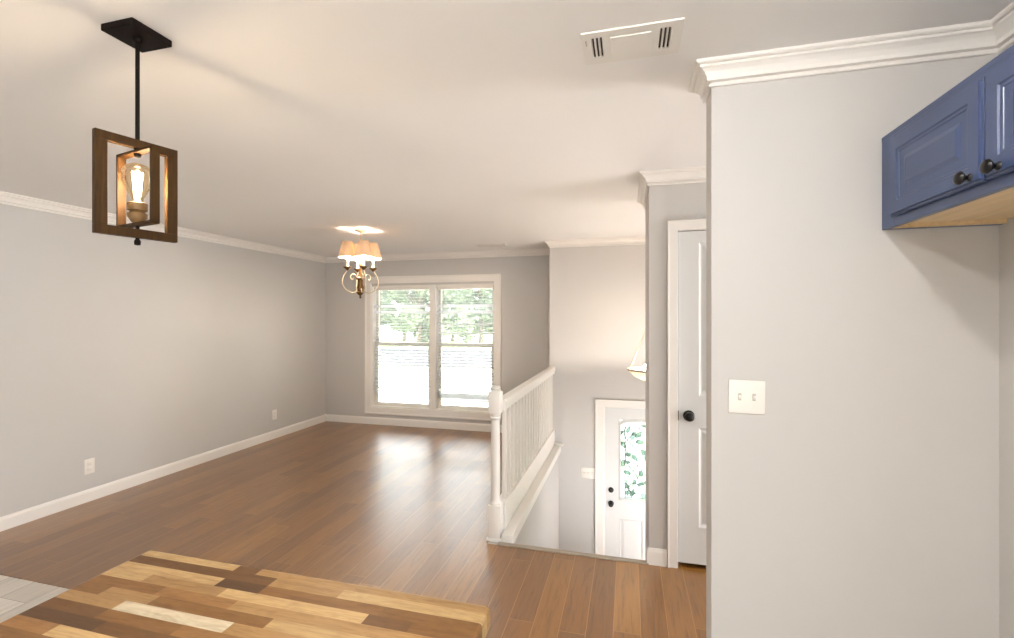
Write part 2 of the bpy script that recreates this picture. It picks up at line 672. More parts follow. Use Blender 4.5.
# closet block, with a door opening in its front
CX0, CX1, CZ1 = 0.291, 1.057, 2.075
walls('wall_closet', [(XC, CX0, YC, 3.12, 0, H), (CX1, XH, YC, 3.12, 0, H), (CX0, CX1, YC, 3.12, CZ1, H),
                      (XC, XC + .1, 3.12, 3.66, ZE, H), (XC + .1, XH, 3.56, 3.66, -.27, H), (XC + .1, .3, 3.56, 3.66, ZE, -.27), (1.7, XH, 3.56, 3.66, ZE, -.27), (.3, 1.7, 3.56, 3.66, ZE, -1.47), (XC, XC + .1, YC, 3.12, ZE, -.2)])  # low rear opening is added, lets daylight onto the front door
walls('floor_closet', [(XC + .1, XH, YC - .01, 3.56, -.2, 0)], M['floor'])
walls('wall_stub', [(XW, XH, YR, YT, 0, H)])
walls('wall_right', [(XK, XK + .12, YK - .14, -2.5, 0, H), (XK, XK + .12, -1.15, YR, 0, H), (XK, XK + .12, -2.5, -1.15, 0, .05), (XK, XK + .12, -2.5, -1.15, 2.25, H)])  # tall opening added out of view to let sun and daylight in
walls('wall_rear', [(XL, XK, YK - .14, YK, 0, H)])
walls('wall_hall', [(XH, XH + .12, YT, 2.0, 0, H), (XH, XH + .12, 2.92, YC, 0, H), (XH, XH + .12, 2.0, 2.92, 0, .45), (XH, XH + .12, 2.0, 2.92, 2.15, H)])  # opening at the hall end is invented, a source of daylight

# stairs down to the front door (eight risers)
bm = bmesh.new()
for i in range(1, 8):
    z = -0.19 * i
    box(bm, XS + .005, XC, YC + 0.26 * (i - 1), YC + 0.26 * i, ZE, z)
finish('floor_stairs', bm, M['floor'], kind='structure')

# nosing strip at the head of the stairs
bm = bmesh.new()
box(bm, -0.86, XC - .002, YC - .018, YC + .022, -0.03, 0.008, 0.004)
finish('trim_nosing', bm, M['nosing'], kind='structure')

# crown moulding
loop = [(XL, YK), (XL, YB), (XJ, YB), (XJ, YE), (XF, YE), (XF, 3.66), (XC, 3.66), (XC, YC), (XH, YC), (XH, YT), (XW, YT), (XW, YR), (XK, YR), (XK, YK)]
cr = [(0.0, H - .080), (.009, H - .080), (.011, H - .076), (.009, H - .071), (.003, H - .070), (.003, H - .063), (.017, H - .061), (.018, H - .054),
      (.018, H - .048), (.026, H - .034), (.036, H - .025), (.043, H - .022), (.043, H - .014), (.052, H - .013), (.057, H - .008), (.057, H), (0.0, H)]
sweep_segments(loop, cr, True, ['trim_%d' % (i + 1) for i in range(len(loop))], M['trim'])

# baseboards
bb = [(0.0, 0.0), (.014, 0.0), (.014, .078), (.011, .090), (.006, .100), (0.0, .102)]
sweep_segments([(XL, YK), (XL, YB), (XJ, YB), (XJ, YE + .06)], bb, False, ['baseboard_left', 'baseboard_back', 'baseboard_return'], M['trim'])
sweep_segments([(XC, YC + .012), (XC, YC), (0.229, YC)], bb, False, ['baseboard_corner', 'baseboard_closet'], M['trim'])
sweep_segments([(1.119, YC), (XH, YC), (XH, YT), (XW, YT), (XW, YR), (XK, YR), (XK, YK)], bb, False,
               ['baseboard_%s' % n for n in ('hall', 'hall_end', 'hall_front', 'stub_end', 'stub', 'right')], M['trim'])


# ------------------------------------------------------------------ big window with its casing and two double-hung units
def ring_frame(bm, x0, x1, z0, z1, w, y0, y1, bevel=0.0):
    box(bm, x0, x1, y0, y1, z1 - w, z1, bevel)
    box(bm, x0, x1, y0, y1, z0, z0 + w, bevel)
    box(bm, x0, x0 + w, y0, y1, z0 + w, z1 - w, bevel)
    box(bm, x1 - w, x1, y0, y1, z0 + w, z1 - w, bevel)


win = root_struct('window_1', ((WX0 + WX1) / 2, YB, WZ0))


def attach(o, root):
    """Keep world-space geometry while parenting to a root Empty that only has a location."""
    o.parent = root
    o.matrix_parent_inverse = (Matrix.Translation(root.location) @ root.rotation_euler.to_matrix().to_4x4()).inverted()
    return o


bm = bmesh.new()
cw = 0.092
ring_frame(bm, WX0 - cw, WX1 + cw - .01, WZ0 - cw + .006, WZ1 + cw + .03, cw, YB - .018, YB + .001, 0.003)
ring_frame(bm, WX0 - cw - .006, WX1 + cw - .004, WZ0 - cw, WZ1 + cw + .036, .022, YB - .026, YB + .001, 0.004)
attach(finish('casing', bm, M['trim']), win)
bm = bmesh.new()
ring_frame(bm, WX0, WX1, WZ0, WZ1, .018, YB - .004, YB + .138)
box(bm, -2.698, -2.606, YB - .012, YB + .138, WZ0, WZ1, .003)
attach(finish('jamb', bm, M['trim']), win)
for (x0, x1) in ((WX0 + .018, -2.698), (-2.606, WX1 - .018)):
    zm = 1.16
    bm = bmesh.new()
    ring_frame(bm, x0, x1, zm - .02, WZ1 - .018, .045, YB + .098, YB + .126, .003)
    us = attach(finish('upper_sash', bm, M['white']), win)
    bm = bmesh.new()
    box(bm, x0 + .04, x1 - .04, YB + .110, YB + .114, zm + .02, WZ1 - .06)
    attach(finish('pane', bm, M['glass']), win).parent = us
    bm = bmesh.new()
    ring_frame(bm, x0, x1, WZ0 + .018, zm + .025, .05, YB + .066, YB + .096, .003)
    ls = attach(finish('lower_sash', bm, M['white']), win)
    bm = bmesh.new()
    box(bm, x0 + .04, x1 - .04, YB + .078, YB + .082, WZ0 + .06, zm - .02)
    attach(finish('pane', bm, M['glass']), win).parent = ls
for (x0, x1) in ((WX0 + .018, -2.698), (-2.606, WX1 - .018)):  # framed sheets added outside the sashes to dim the bright view
    bm = bmesh.new()
    ring_frame(bm, x0, x1, WZ0 + .018, WZ1 - .018, .012, YB + .128, YB + .136)
    sc = attach(finish('dimming_frame', bm, M['white']), win)
    bm = bmesh.new()
    box(bm, x0 + .01, x1 - .01, YB + .1315, YB + .1325, WZ0 + .028, WZ1 - .028)
    o = attach(finish('dimming_screen', bm, M['screen']), win)
    o.parent = sc
    o.matrix_parent_inverse = Matrix.Identity(4)
for o in list(COL.objects):
    if o.name.startswith('pane'):
        # panes hang under their sash, whose own transform equals the window root's
        o.matrix_parent_inverse = Matrix.Identity(4)

# blinds
for side, (x0, x1), wx in (('left', (WX0 + .03, -2.708), -3.47), ('right', (-2.596, WX1 - .028), -2.50)):
    t = thing('window_blind', 'white slatted blind with open slats in the %s half of the big window' % side, 'blind', ((x0 + x1) / 2, YB + .035, WZ0 + .02), 0, 'white blinds in the living room window')
    bm = bmesh.new()
    box(bm, x0, x1, YB + .012, YB + .058, WZ1 - .065, WZ1 - .02, .004)
    attach(finish('headrail', bm, M['white']), t)
    bm = bmesh.new()
    z = WZ1 - .09
    k = 0
    zr = .45 if side == 'left' else .40
    while z > zr + (.03 if side == 'left' else .11):
        tilt = math.radians(4)
        if abs(z - 1.70) < .022 or abs(z - 1.62) < .022:
            tilt = math.radians(62)
        if side == 'right' and (abs(z - 1.46) < .022 or abs(z - 1.34) < .022):
            tilt = math.radians(30)
        n0 = len(bm.verts)
        vs = box(bm, x0 - .006, x1 + .004, -.024, .024, -.0013, .0013)
        R = Matrix.Translation((0, YB + .035, z)) @ Matrix.Rotation(tilt, 4, 'X')
        bmesh.ops.transform(bm, matrix=R, verts=vs)
        z -= .042
    if side == 'right':
        for q in range(7):
            box(bm, x0 + .004, x1 - .004, YB + .011, YB + .059, zr + .018 + q * .012, zr + .021 + q * .012)
    attach(finish('slats', bm, M['slat']), t)
    bm = bmesh.new()
    box(bm, x0 + .002, x1 - .002, YB + .013, YB + .057, zr - .008, zr + .006, .003)
    attach(finish('bottom_rail', bm, M['white']), t)
    bm = bmesh.new()
    for xx in (x0 + .14, x1 - .14):
        tube(bm, [(xx, YB + .010, WZ1 - .06), (xx, YB + .010, zr)], .0012, 6)
    attach(finish('cords', bm, M['white']), t)
    bm = bmesh.new()
    tube(bm, [(wx, YB + .006, WZ1 - .07), (wx, YB + .004, 1.45)], .0045, 8)
    attach(finish('wand', bm, M['nickel'], smooth=40), t)

# ------------------------------------------------------------------ closet door
cd = root_struct('door_2', (CX0, YC, 0))
bm = bmesh.new()
box(bm, 0.231, 0.2915, YC - .018, YC + .02, 0, 2.135, .004)
box(bm, 0.231, 0.240, YC - .023, YC + .02, 0, 2.135, .003)
box(bm, 1.057, 1.118, YC - .018, YC + .02, 0, 2.135, .004)
box(bm, 0.231, 1.118, YC - .0185, YC + .02, 2.073, 2.135, .004)
box(bm, 0.231, 1.118, YC - .023, YC + .02, 2.126, 2.135, .003)
attach(finish('casing', bm, M['trim']), cd)
bm = bmesh.new()
w, hh = CX1 - CX0 - .012, 2.04
rows = [(.225, .835), (1.03, 1.60), (1.70, 1.99)]
rows = [(.225, .835), (1.03, 1.97)]
pan = [(c0, r0, c1, r1) for (r0, r1) in rows for (c0, c1) in ((.118, .345), (.409, .636))]
panel_slab(bm, w, hh, pan, .035, [(.006, -.006), (.014, -.011), (.022, -.011), (.048, -.003)])
xform(bm, frame_from((CX0 + .006, YC + .012, .028), (1, 0, 0), (0, 0, 1), (0, -1, 0)))
leaf = attach(finish('door_leaf', bm, M['door']), cd)
bm = bmesh.new()
lathe(bm, [(0, -.062), (.016, -.061), (.026, -.052), (.029, -.042), (.026, -.032), (.014, -.026), (.011, -.016), (.016, -.010), (.033, -.007), (.034, 0), (0, 0)], (0.357, YC + .012, .935), 24, 'Y')
attach(finish('door_knob', bm, M['black'], smooth=50), cd)
bm = bmesh.new()
box(bm, 0.2925, 0.2975, YC - .002, YC + .014, .905, .965, .001)
attach(finish('latch_plate', bm, M['black']), cd)

# ------------------------------------------------------------------ front door
fd = root_struct('door_1', (DX0, YE, ZE))
bm = bmesh.new()
box(bm, -.362, -.274, YE - .018, YE + .001, ZE, .532, .004)
box(bm, .664, .752, YE - .018, YE + .001, ZE, .532, .004)
box(bm, -.362, .752, YE - .018, YE + .001, .531, .607, .004)
attach(finish('casing', bm, M['trim']), fd)
bm = bmesh.new()
box(bm, DX0 - .002, -.2625, YE - .006, YE + .10, ZE, .524, .001)
box(bm, .6505, DX1 + .002, YE - .006, YE + .10, ZE, .524, .001)
box(bm, DX0 - .002, DX1 + .002, YE - .006, YE + .10, .5235, DZ1 + .002, .001)
attach(finish('jamb', bm, M['trim']), fd)
bm = bmesh.new()
box(bm, -.370, -.350, YE - .025, YE - .017, ZE, .590, .003)
box(bm, .740, .760, YE - .025, YE - .017, ZE, .590, .003)
box(bm, -.370, .760, YE - .025, YE - .017, .590, .612, .003)
attach(finish('backband', bm, M['trim']), fd)
bm = bmesh.new()
fw, fh = .91, 2.03
fx, fz = -.261, ZE + .012
gl = (.165, 1.003 - .012, .745, 1.905 - .012)
panel_slab(bm, fw, fh, [(.155, .20, .42, .78), (.49, .20, .755, .78)], .045, [(.008, .004), (.018, -.008), (.028, -.008), (.052, -.001)], [gl])
xform(bm, frame_from((fx, YE + .02, fz), (1, 0, 0), (0, 0, 1), (0, -1, 0)))
attach(finish('door_leaf', bm, M['door']), fd)


def lite_outline(ins):
    """Eyebrow-arched outline of the glass, in door x,z."""
    x0, x1 = fx + gl[0] + ins, fx + gl[2] - ins
    z0, z1 = fz + gl[1] + ins, fz + gl[3] - ins
    sh = .035
    pts = [(x0, z0), (x1, z0), (x1, z1 - sh - .01)]
    n = 14
    for i in range(n + 1):
        tt = i / n
        xx = x1 - .02 - (x1 - x0 - .04) * tt
        pts.append((xx, z1 - sh + sh * math.sin(PI * tt) ** .6))
    pts.append((x0, z1 - sh - .01))
    return pts


bm = bmesh.new()
lo, li, lb = lite_outline(-.02), lite_outline(.012), lite_outline(.004)
seq = [[bm.verts.new((x, YE + .021, z)) for x, z in lo], [bm.verts.new((x, YE + .010, z)) for x, z in lb], [bm.verts.new((x, YE + .010, z)) for x, z in li], [bm.verts.new((x, YE + .045, z)) for x, z in li], [bm.verts.new((x, YE + .045, z)) for x, z in lo]]
for a, b in zip(seq, seq[1:] + seq[:1]):
    for i in range(len(a)):
        bm.faces.new((a[i], a[(i + 1) % len(a)], b[(i + 1) % len(a)], b[i]))
# filler above the arch so that no light leaks round the frame
lite = attach(finish('lite_frame', bm, M['door']), fd)
bm = bmesh.new()
for yy in (YE + .036, YE + .040):
    bm.faces.new([bm.verts.new((x, yy, z)) for x, z in lite_outline(-.003)])
attach(finish('art_glass', bm, M['art']), fd)
# lead lines and leaves of the art glass
rng = random.Random(5)
bm = bmesh.new()
gx0, gx1, gz0, gz1 = fx + gl[0] + .012, fx + gl[2] - .012, fz + gl[1] + .012, fz + gl[3] - .05
yl = YE + .033


def came(pts, r=.0046):
    tube(bm, [(x, yl, z) for x, z in pts], r, 6)


came([(gx0, gz0 + .012), (gx1, gz0 + .012)])
for xx in (gx0 + .045, gx1 - .045):
    came([(xx, gz0), (xx, gz1)])
for zz in (gz0 + .2, gz0 + .62, gz1 - .08):
    came([(gx0, zz), (gx0 + .045, zz)])
    came([(gx1 - .045, zz), (gx1, zz)])
mid = (gx0 + gx1) / 2
stems = []
for sgn in (-1, 1):
    for ph in (0, 1.7, 3.1):
        pts = []
        for i in range(26):
            tt = i / 25
            pts.append((mid + sgn * (.15 + .10 * math.sin(tt * 9 + ph) * (0.6 + .4 * tt)), gz0 + .03 + (gz1 - gz0 - .03) * tt))
        came(pts)
        stems.append(pts)
for sgn in (-1, 1):
    pts = []
    for i in range(20):
        a = i / 19 * 2 * PI
        pts.append((mid + sgn * .13 + .06 * math.cos(a), gz0 + .12 + .06 * math.sin(a)))
    came(pts)
lf = bmesh.new()
spots = [(gx0 + (gx1 - gx0) * (c + .5 + rng.uniform(-.35, .35)) / 7, gz0 + (gz1 - gz0) * (r + .5 + rng.uniform(-.4, .4)) / 12) for r in range(12) for c in range(7) if (r + c) % 2 == 0]
for x, z in spots:
    if True:
        a = rng.uniform(0, 2 * PI)
        L, W = rng.uniform(.06, .10), rng.uniform(.02, .034)
        ca, sa = math.cos(a), math.sin(a)
        out = []
        for q in range(12):
            tt = q / 12 * 2 * PI
            px, pz = L * (.5 + .5 * math.cos(tt)), W * math.sin(tt) * (.6 + .4 * math.cos(tt * .5) ** 2)
            X, Z = x + px * ca - pz * sa, z + px * sa + pz * ca
            X = min(max(X, gx0 + .002), gx1 - .002)
            Z = min(max(Z, gz0 + .002), gz1 - .002)
            out.append((X, Z))
        f0 = [lf.verts.new((X, yl - .002, Z)) for X, Z in out]
        f1 = [lf.verts.new((X, yl + .001, Z)) for X, Z in out]
        try:
            lf.faces.new(f0)
            lf.faces.new(f1)
            for q in range(12):
                lf.faces.new((f0[q], f0[(q + 1) % 12], f1[(q + 1) % 12], f1[q]))
        except ValueError:
            pass
        came(out + out[:1], .003)
attach(finish('lead_lines', bm, M['lead']), fd)
attach(finish('leaf_glass', lf, M['green_glass']), fd)
bm = bmesh.new()
lathe(bm, [(0, -.062), (.014, -.061), (.026, -.05), (.028, -.040), (.024, -.030), (.012, -.024), (.011, -.014), (.032, -.008), (.033, 0), (0, 0)], (-.195, YE + .02, -.574), 20, 'Y')
attach(finish('door_knob', bm, M['black'], smooth=50), fd)
bm = bmesh.new()
lathe(bm, [(0, -.026), (.018, -.025), (.024, -.018), (.030, -.008), (.031, 0), (0, 0)], (-.195, YE + .02, -.421), 20, 'Y')
box(bm, -.199, -.191, YE - .018, YE - .002, -.437, -.405, .002)
attach(finish('deadbolt', bm, M['black'], smooth=50), fd)
bm = bmesh.new()
box(bm, DX0, DX1, YE, YE + .14, ZE, ZE + .012)
attach(finish('threshold', bm, M['nickel']), fd)

# ------------------------------------------------------------------ stair railing
rail = thing('stair_railing', 'white wooden guard railing with newel post and balusters along the stairwell', 'railing', (-.897, 3.10, 0))
bm = bmesh.new()
nx, ny = -.897, 3.088
box(bm, nx - .046, nx + .046, ny - .046, ny + .046, 0.0, .245, .004)
box(bm, nx - .053, nx + .053, ny - .053, ny + .053, 0.0, .02, .003)
box(bm, nx - .042, nx + .042, ny - .042, ny + .042, .875, 1.025, .005)
lathe(bm, [(.040, .245), (.044, .252), (.036, .262), (.031, .272), (.030, .29), (.032, .42), (.032, .55), (.031, .74), (.029, .82), (.030, .832), (.038, .838), (.038, .846), (.029, .852), (.034, .862), (.040, .876)], (nx, ny, 0), 20)
lathe(bm, [(.036, 1.024), (.040, 1.03), (.030, 1.037), (.034, 1.043), (.036, 1.052), (.026, 1.064), (0, 1.068)], (nx, ny, 0), 20)
attach(finish('newel_post', bm, M['white'], smooth=35), rail)
bm = bmesh.new()
rp = [(-.028, .888), (.028, .888), (.031, .910), (.038, .925), (.040, .946), (.032, .964), (.014, .972), (-.014, .972), (-.032, .964), (-.040, .946), (-.038, .925), (-.031, .910)]
RX = -.868
for a in (0,):
    A = [bm.verts.new((RX + p, ny + .030, z)) for p, z in rp]
    B = [bm.verts.new((RX + p, YE - .001, z)) for p, z in rp]
    for i in range(len(rp)):
        bm.faces.new((A[i], A[(i + 1) % len(rp)], B[(i + 1) % len(rp)], B[i]))
    bm.faces.new(A)
    bm.faces.new(B)
attach(finish('handrail', bm, M['white'], smooth=40), rail)
bm = bmesh.new()
box(bm, -.912, -.838, ny + .04, YE - .001, 0, .236, .003)
attach(finish('curb', bm, M['white']), rail)
bm = bmesh.new()
box(bm, -.842, -.764, ny - .050, YE - .001, -.020, .055, .004)
box(bm, -.842, -.735, YE - .05, YE - .001, .055, .085, .006)
attach(finish('ledge', bm, M['white']), rail)
bm = bmesh.new()
box(bm, RX - .0155, RX + .0155, -.0155, .0155, .234, .892, .003)
b0 = finish('baluster', bm, M['white'], smooth=40)
nb = 19
for i in range(nb):
    y = ny + .13 + i * (YE - ny - .19) / (nb - 1)
    o = b0 if i == 0 else b0.copy()
    if i:
        COL.objects.link(o)
    o.location = (0, y, 0)
    attach(o, rail)

# ------------------------------------------------------------------ wall plates
def plate_box(bm, w, hh, d):
    box(bm, -w / 2, w / 2, -d, 0, -hh / 2, hh / 2, d * .6, seg=2)


def switch(loc, rz, label, xs=(-.023, .023), w=.118, hh=.118):
    t = thing('light_switch', label, 'light switch', loc, rz)
    bm = bmesh.new()
    plate_box(bm, w, hh, .007)
    finish('plate', bm, M['plastic'], t, 40)
    for sx in xs:
        bm = bmesh.new()
        box(bm, sx - .0055, sx + .0055, -.0085, -.006, -.0125, .0125, .0008)
        fr_ = finish('toggle_slot', bm, M['dark_slot'], t)
        bm = bmesh.new()
        box(bm, -.004, .004, -.012, .0, -.005, .005, .0015)
        bmesh.ops.transform(bm, matrix=Matrix.Translation((sx, -.009, .003)) @ Matrix.Rotation(.6, 4, 'X'), verts=bm.verts)
        finish('toggle', bm, M['plastic'], t, 40)
    for sx in xs:
        for sz in (-.030, .030):
            bm = bmesh.new()
            lathe(bm, [(0, -.0085), (.0022, -.0082), (.003, -.0065), (0, -.0065)], (sx, 0, sz), 10, 'Y')
            finish('screw', bm, M['plastic'], t, 40)
    return t


sw = switch((.401, YR, 1.257), 0, 'large white double toggle switch plate on the grey wall near its left end')
sw.rotation_euler = (0, math.radians(.6), 0)
switch((-.450, YE, -.244), 0, 'wide white switch plate beside the front door down in the stairwell', (-.046, 0, .046), .164, .122)


def outlet(loc, rz, label, group):
    t = thing('wall_outlet', label, 'outlet', loc, rz, group)
    bm = bmesh.new()
    plate_box(bm, .078, .125, .006)
    finish('plate', bm, M['plastic'], t, 40)
    for sz in (-.022, .022):
        bm = bmesh.new()
        box(bm, -.016, .016, -.0085, -.004, sz - .014, sz + .014, .003)
        r = finish('receptacle', bm, M['white'], t, 40)
        bm = bmesh.new()
        box(bm, -.008, -.006, -.0090, -.006, sz - .003, sz + .007)
        box(bm, .006, .008, -.0090, -.006, sz - .003, sz + .006)
        lathe(bm, [(0, -.009), (.0026, -.009), (.0026, -.006), (0, -.006)], (0, 0, sz - .008), 8, 'Y')
        finish('slots', bm, M['dark_slot'], r)


outlet((XL, 2.852, .292), PI / 2, 'white wall outlet low on the left wall, nearer the kitchen', 'outlets on the left wall')
outlet((XL, 4.945, .303), PI / 2, 'white wall outlet low on the left wall, close to the far corner', 'outlets on the left wall')

# ------------------------------------------------------------------ ceiling vents
def register(loc, w, d, label, rz=0):
    t = thing('ceiling_vent', label, 'vent', loc, rz, None)
    bm = bmesh.new()
    us = [-w / 2, -w / 2 + .028, -w / 2 + .062, -.065, .065, w / 2 - .066, w / 2 - .030, w / 2]
    slots = []
    # plate as a frame with two open ends for the louvres
    z0, z1 = -.0055, 0.0
    lx = (-w / 2 + .030, -w / 2 + .068)
    rx = (w / 2 - .072, w / 2 - .034)
    y0, y1 = -d / 2 + .030, d / 2 - .042
    box(bm, -w / 2, w / 2, -d / 2, y0, z0, z1, .0015)
    box(bm, -w / 2, w / 2, y1, d / 2, z0, z1, .0015)
    box(bm, -w / 2, lx[0], y0 - .002, y1 + .002, z0, z1)
    box(bm, lx[1], rx[0], y0 - .002, y1 + .002, z0, z1)
    box(bm, rx[1], w / 2, y0 - .002, y1 + .002, z0, z1)
    finish('frame', bm, M['white'], t)
    for (a, b), tl in ((lx, .5), (rx, -.5)):
        bm = bmesh.new()
        for q in range(4):
            xx = a + (b - a) * q / 3
            vs = box(bm, -.0018, .0018, y0, y1, -.004, .004)
            bmesh.ops.transform(bm, matrix=Matrix.Translation((xx, 0, -.003)) @ Matrix.Rotation(tl, 4, 'Y'), verts=vs)
        finish('louver', bm, M['white'], t)
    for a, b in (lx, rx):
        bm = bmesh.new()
        box(bm, a, b, y0, y1, -.0015, -.0005)  # thin dark sheet stands in for the shade inside the duct
        finish('duct_shade_sheet', bm, M['vent_dark'], t)
    bm = bmesh.new()
    box(bm, lx[1] + .022, rx[0] - .022, y0 + .006, y1 - .006, -.0085, -.005, .0015)
    finish('deflector', bm, M['white'], t)
    bm = bmesh.new()
    box(bm, -w / 2 + .012, -w / 2 + .016, -d / 2 + .03, -d / 2 + .055, -.014, -.009, .001)
    finish('damper_lever', bm, M['dark_slot'], t)
    return t


register((.008, 1.572, H), .312, .185, 'large white ceiling vent with two louvred ends near the kitchen')
t = thing('ceiling_vent', 'small white ceiling vent over the big living room window', 'vent', (-1.63, 5.46, H))
bm = bmesh.new()
ring_frame(bm, -.19, .19, -.07, .07, .022, -.006, 0)
xform(bm, Matrix.Rotation(-PI / 2, 4, 'X'))
for v in bm.verts:
    v.co.z = -abs(v.co.z)
finish('frame', bm, M['white'], t)
for q in range(5):
    bm = bmesh.new()
    vs = box(bm, -.17, .17, -.010, .010, -.001, .001)
    bmesh.ops.transform(bm, matrix=Matrix.Translation((0, -.044 + q * .022, -.008)) @ Matrix.Rotation(.7, 4, 'X'), verts=vs)
    finish('louver', bm, M['white'], t)
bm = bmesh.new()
box(bm, -.17, .17, -.05, .05, -.0015, -.0005)  # flat brown sheet, shade of the duct put into its colour
finish('duct_shade_sheet', bm, M['vent_dark'], t)

# ------------------------------------------------------------------ pendant lantern
PX, PY = -1.507, 1.117
pen = thing('pendant_lantern', 'dark square-framed pendant lantern with glowing filament bulb hanging from a rod', 'pendant light', (PX, PY, 1.775))


def ppart(name, bm, mat, smooth=None, M4=None, parent=None):
    if M4 is not None:
        xform(bm, M4)
    o = finish(name, bm, mat, smooth=smooth)
    attach(o, pen)
    if parent is not None:
        o.parent = parent
        o.matrix_parent_inverse = Matrix.Identity(4)
    return o


bm = bmesh.new()
box(bm, -.064, .064, -.063, .063, H - .021, H, .002)
ppart('canopy', bm, M['bronze'], M4=Matrix.Translation((PX, PY, 0)))
bm = bmesh.new()
tube(bm, [(PX, PY, H - .02), (PX, PY, 2.085)], .0062, 10)
lathe(bm, [(.0062, H - .034), (.012, H - .032), (.014, H - .022), (.010, H - .02)], (PX, PY, 0), 14)
ppart('rod', bm, M['bronze'], 40)


def lantern_frame(hw, z0, z1, bw, bd):
    bm = bmesh.new()
    box(bm, -hw, hw, -bd / 2, bd / 2, z1 - bw * .9, z1, .0012)
    box(bm, -hw, hw, -bd / 2, bd / 2, z0, z0 + bw * .9, .0012)
    box(bm, -hw, -hw + bw, -bd / 2, bd / 2, z0 + bw * .9, z1 - bw * .9, .0012)
    box(bm, hw - bw, hw, -bd / 2, bd / 2, z0 + bw * .9, z1 - bw * .9, .0012)
    return bm


ao = math.atan2(.965, .26)
ppart('outer_frame', lantern_frame(.110, 1.788, 2.098, .031, .020), M['frame'], M4=Matrix.Translation((PX, PY, 0)) @ Matrix.Rotation(ao, 4, 'Z'))
ai = math.atan2(-.192, .981)
bm = bmesh.new()
hw, bd = .101, .0245
for (a, b, z0, z1) in ((-hw, -hw + .009, 1.829, 2.062), (hw - .009, hw, 1.829, 2.062), (-hw, hw, 2.055, 2.064), (-hw, hw, 1.826, 1.835)):
    box(bm, a, b, -bd / 2, bd / 2, z0, z1, .001)
ppart('inner_frame', bm, M['frame'], M4=Matrix.Translation((PX, PY, 0)) @ Matrix.Rotation(ai, 4, 'Z'))
bm = bmesh.new()
tube(bm, [(PX, PY, 1.766), (PX, PY, 1.845)], .0055, 10)
lathe(bm, [(0, 1.764), (.008, 1.766), (.009, 1.778), (.0055, 1.784)], (PX, PY, 0), 14)
ppart('stem', bm, M['bronze'], 40)
bm = bmesh.new()
lathe(bm, [(0, 2.043), (.008, 2.045), (.010, 2.05), (.010, 2.06), (.006, 2.09), (0, 2.09)], (PX, PY, 0), 14)
ppart('coupling', bm, M['bronze'], 40)
bm = bmesh.new()
lathe(bm, [(0, 1.832), (.010, 1.834), (.016, 1.838), (.025, 1.852), (.027, 1.864), (.021, 1.868), (.019, 1.872), (.026, 1.875), (.0265, 1.897), (.020, 1.900), (0, 1.900)], (PX, PY, 0), 20)
ppart('socket', bm, M['socket'], 40)
bm = bmesh.new()
lathe(bm, [(.014, 1.899), (.015, 1.912), (.025, 1.932), (.037, 1.958), (.042, 1.980), (.040, 2.000), (.030, 2.015), (.013, 2.023), (0, 2.022)], (PX, PY, 0), 24)
bulb = ppart('bulb', bm, M['bulb_glass'], 60)
bm = bmesh.new()
for q in range(5):
    a = 2 * PI * q / 5
    x1, y1 = .010 * math.cos(a), .010 * math.sin(a)
    a2 = a + .63
    x2, y2 = .013 * math.cos(a2), .013 * math.sin(a2)
    tube(bm, [(PX + x1 * .7, PY + y1 * .7, 1.922), (PX + x2, PY + y2, 1.994), (PX + .010 * math.cos(a + 1.26) * .7, PY + .010 * math.sin(a + 1.26) * .7, 1.922)], .0017, 6)
ppart('filament', bm, M['filament'], parent=bulb)

# ------------------------------------------------------------------ chandelier
CHX, CHY = -2.661, 4.195
ch = thing('chandelier', 'small brass chandelier with cream fabric shades hanging in the living room', 'chandelier', (CHX, CHY, 1.735))


def cpart(name, bm, mat, smooth=None, parent=None):
    o = finish(name, bm, mat, smooth=smooth)
    attach(o, ch)
    if parent is not None:
        o.parent = parent
        o.matrix_parent_inverse = Matrix.Identity(4)
    return o


bm = bmesh.new()
lathe(bm, [(0, H - .034), (.012, H - .032), (.020, H - .024), (.050, H - .014), (.060, H - .006), (.060, H), (0, H)], (CHX, CHY, 0), 28)
cpart('canopy', bm, M['pale_metal'], 40)
bm = bmesh.new()
for q in range(5):
    zc = H - .045 - q * .024
    pts = []
    for i in range(13):
        a = 2 * PI * i / 12
        lx, lz = .007 * math.cos(a), .015 * math.sin(a)
        pts.append((CHX + (lx if q % 2 else 0), CHY + (0 if q % 2 else lx), zc + lz))
    tube(bm, pts, .0022, 6, cap=False)
cpart('chain', bm, M['pale_metal'], 60)
bm = bmesh.new()
lathe(bm, [(0, 1.735), (.009, 1.742), (.013, 1.755), (.008, 1.766), (.022, 1.774), (.036, 1.790), (.040, 1.802), (.028, 1.810), (.032, 1.83), (.036, 1.85), (.024, 1.90), (.030, 1.93), (.044, 1.936), (.046, 1.945), (.026, 1.952), (.012, 1.962), (.010, 2.06), (.018, 2.075), (.022, 2.095), (.012, 2.12), (.008, 2.19), (.014, 2.205), (.012, 2.23), (.016, 2.26), (.006, 2.295), (0, 2.30)], (CHX, CHY, 0), 22)
cpart('column', bm, M['dark_brass'], 40)
c_, s_ = math.cos(.2578), math.sin(.2578)
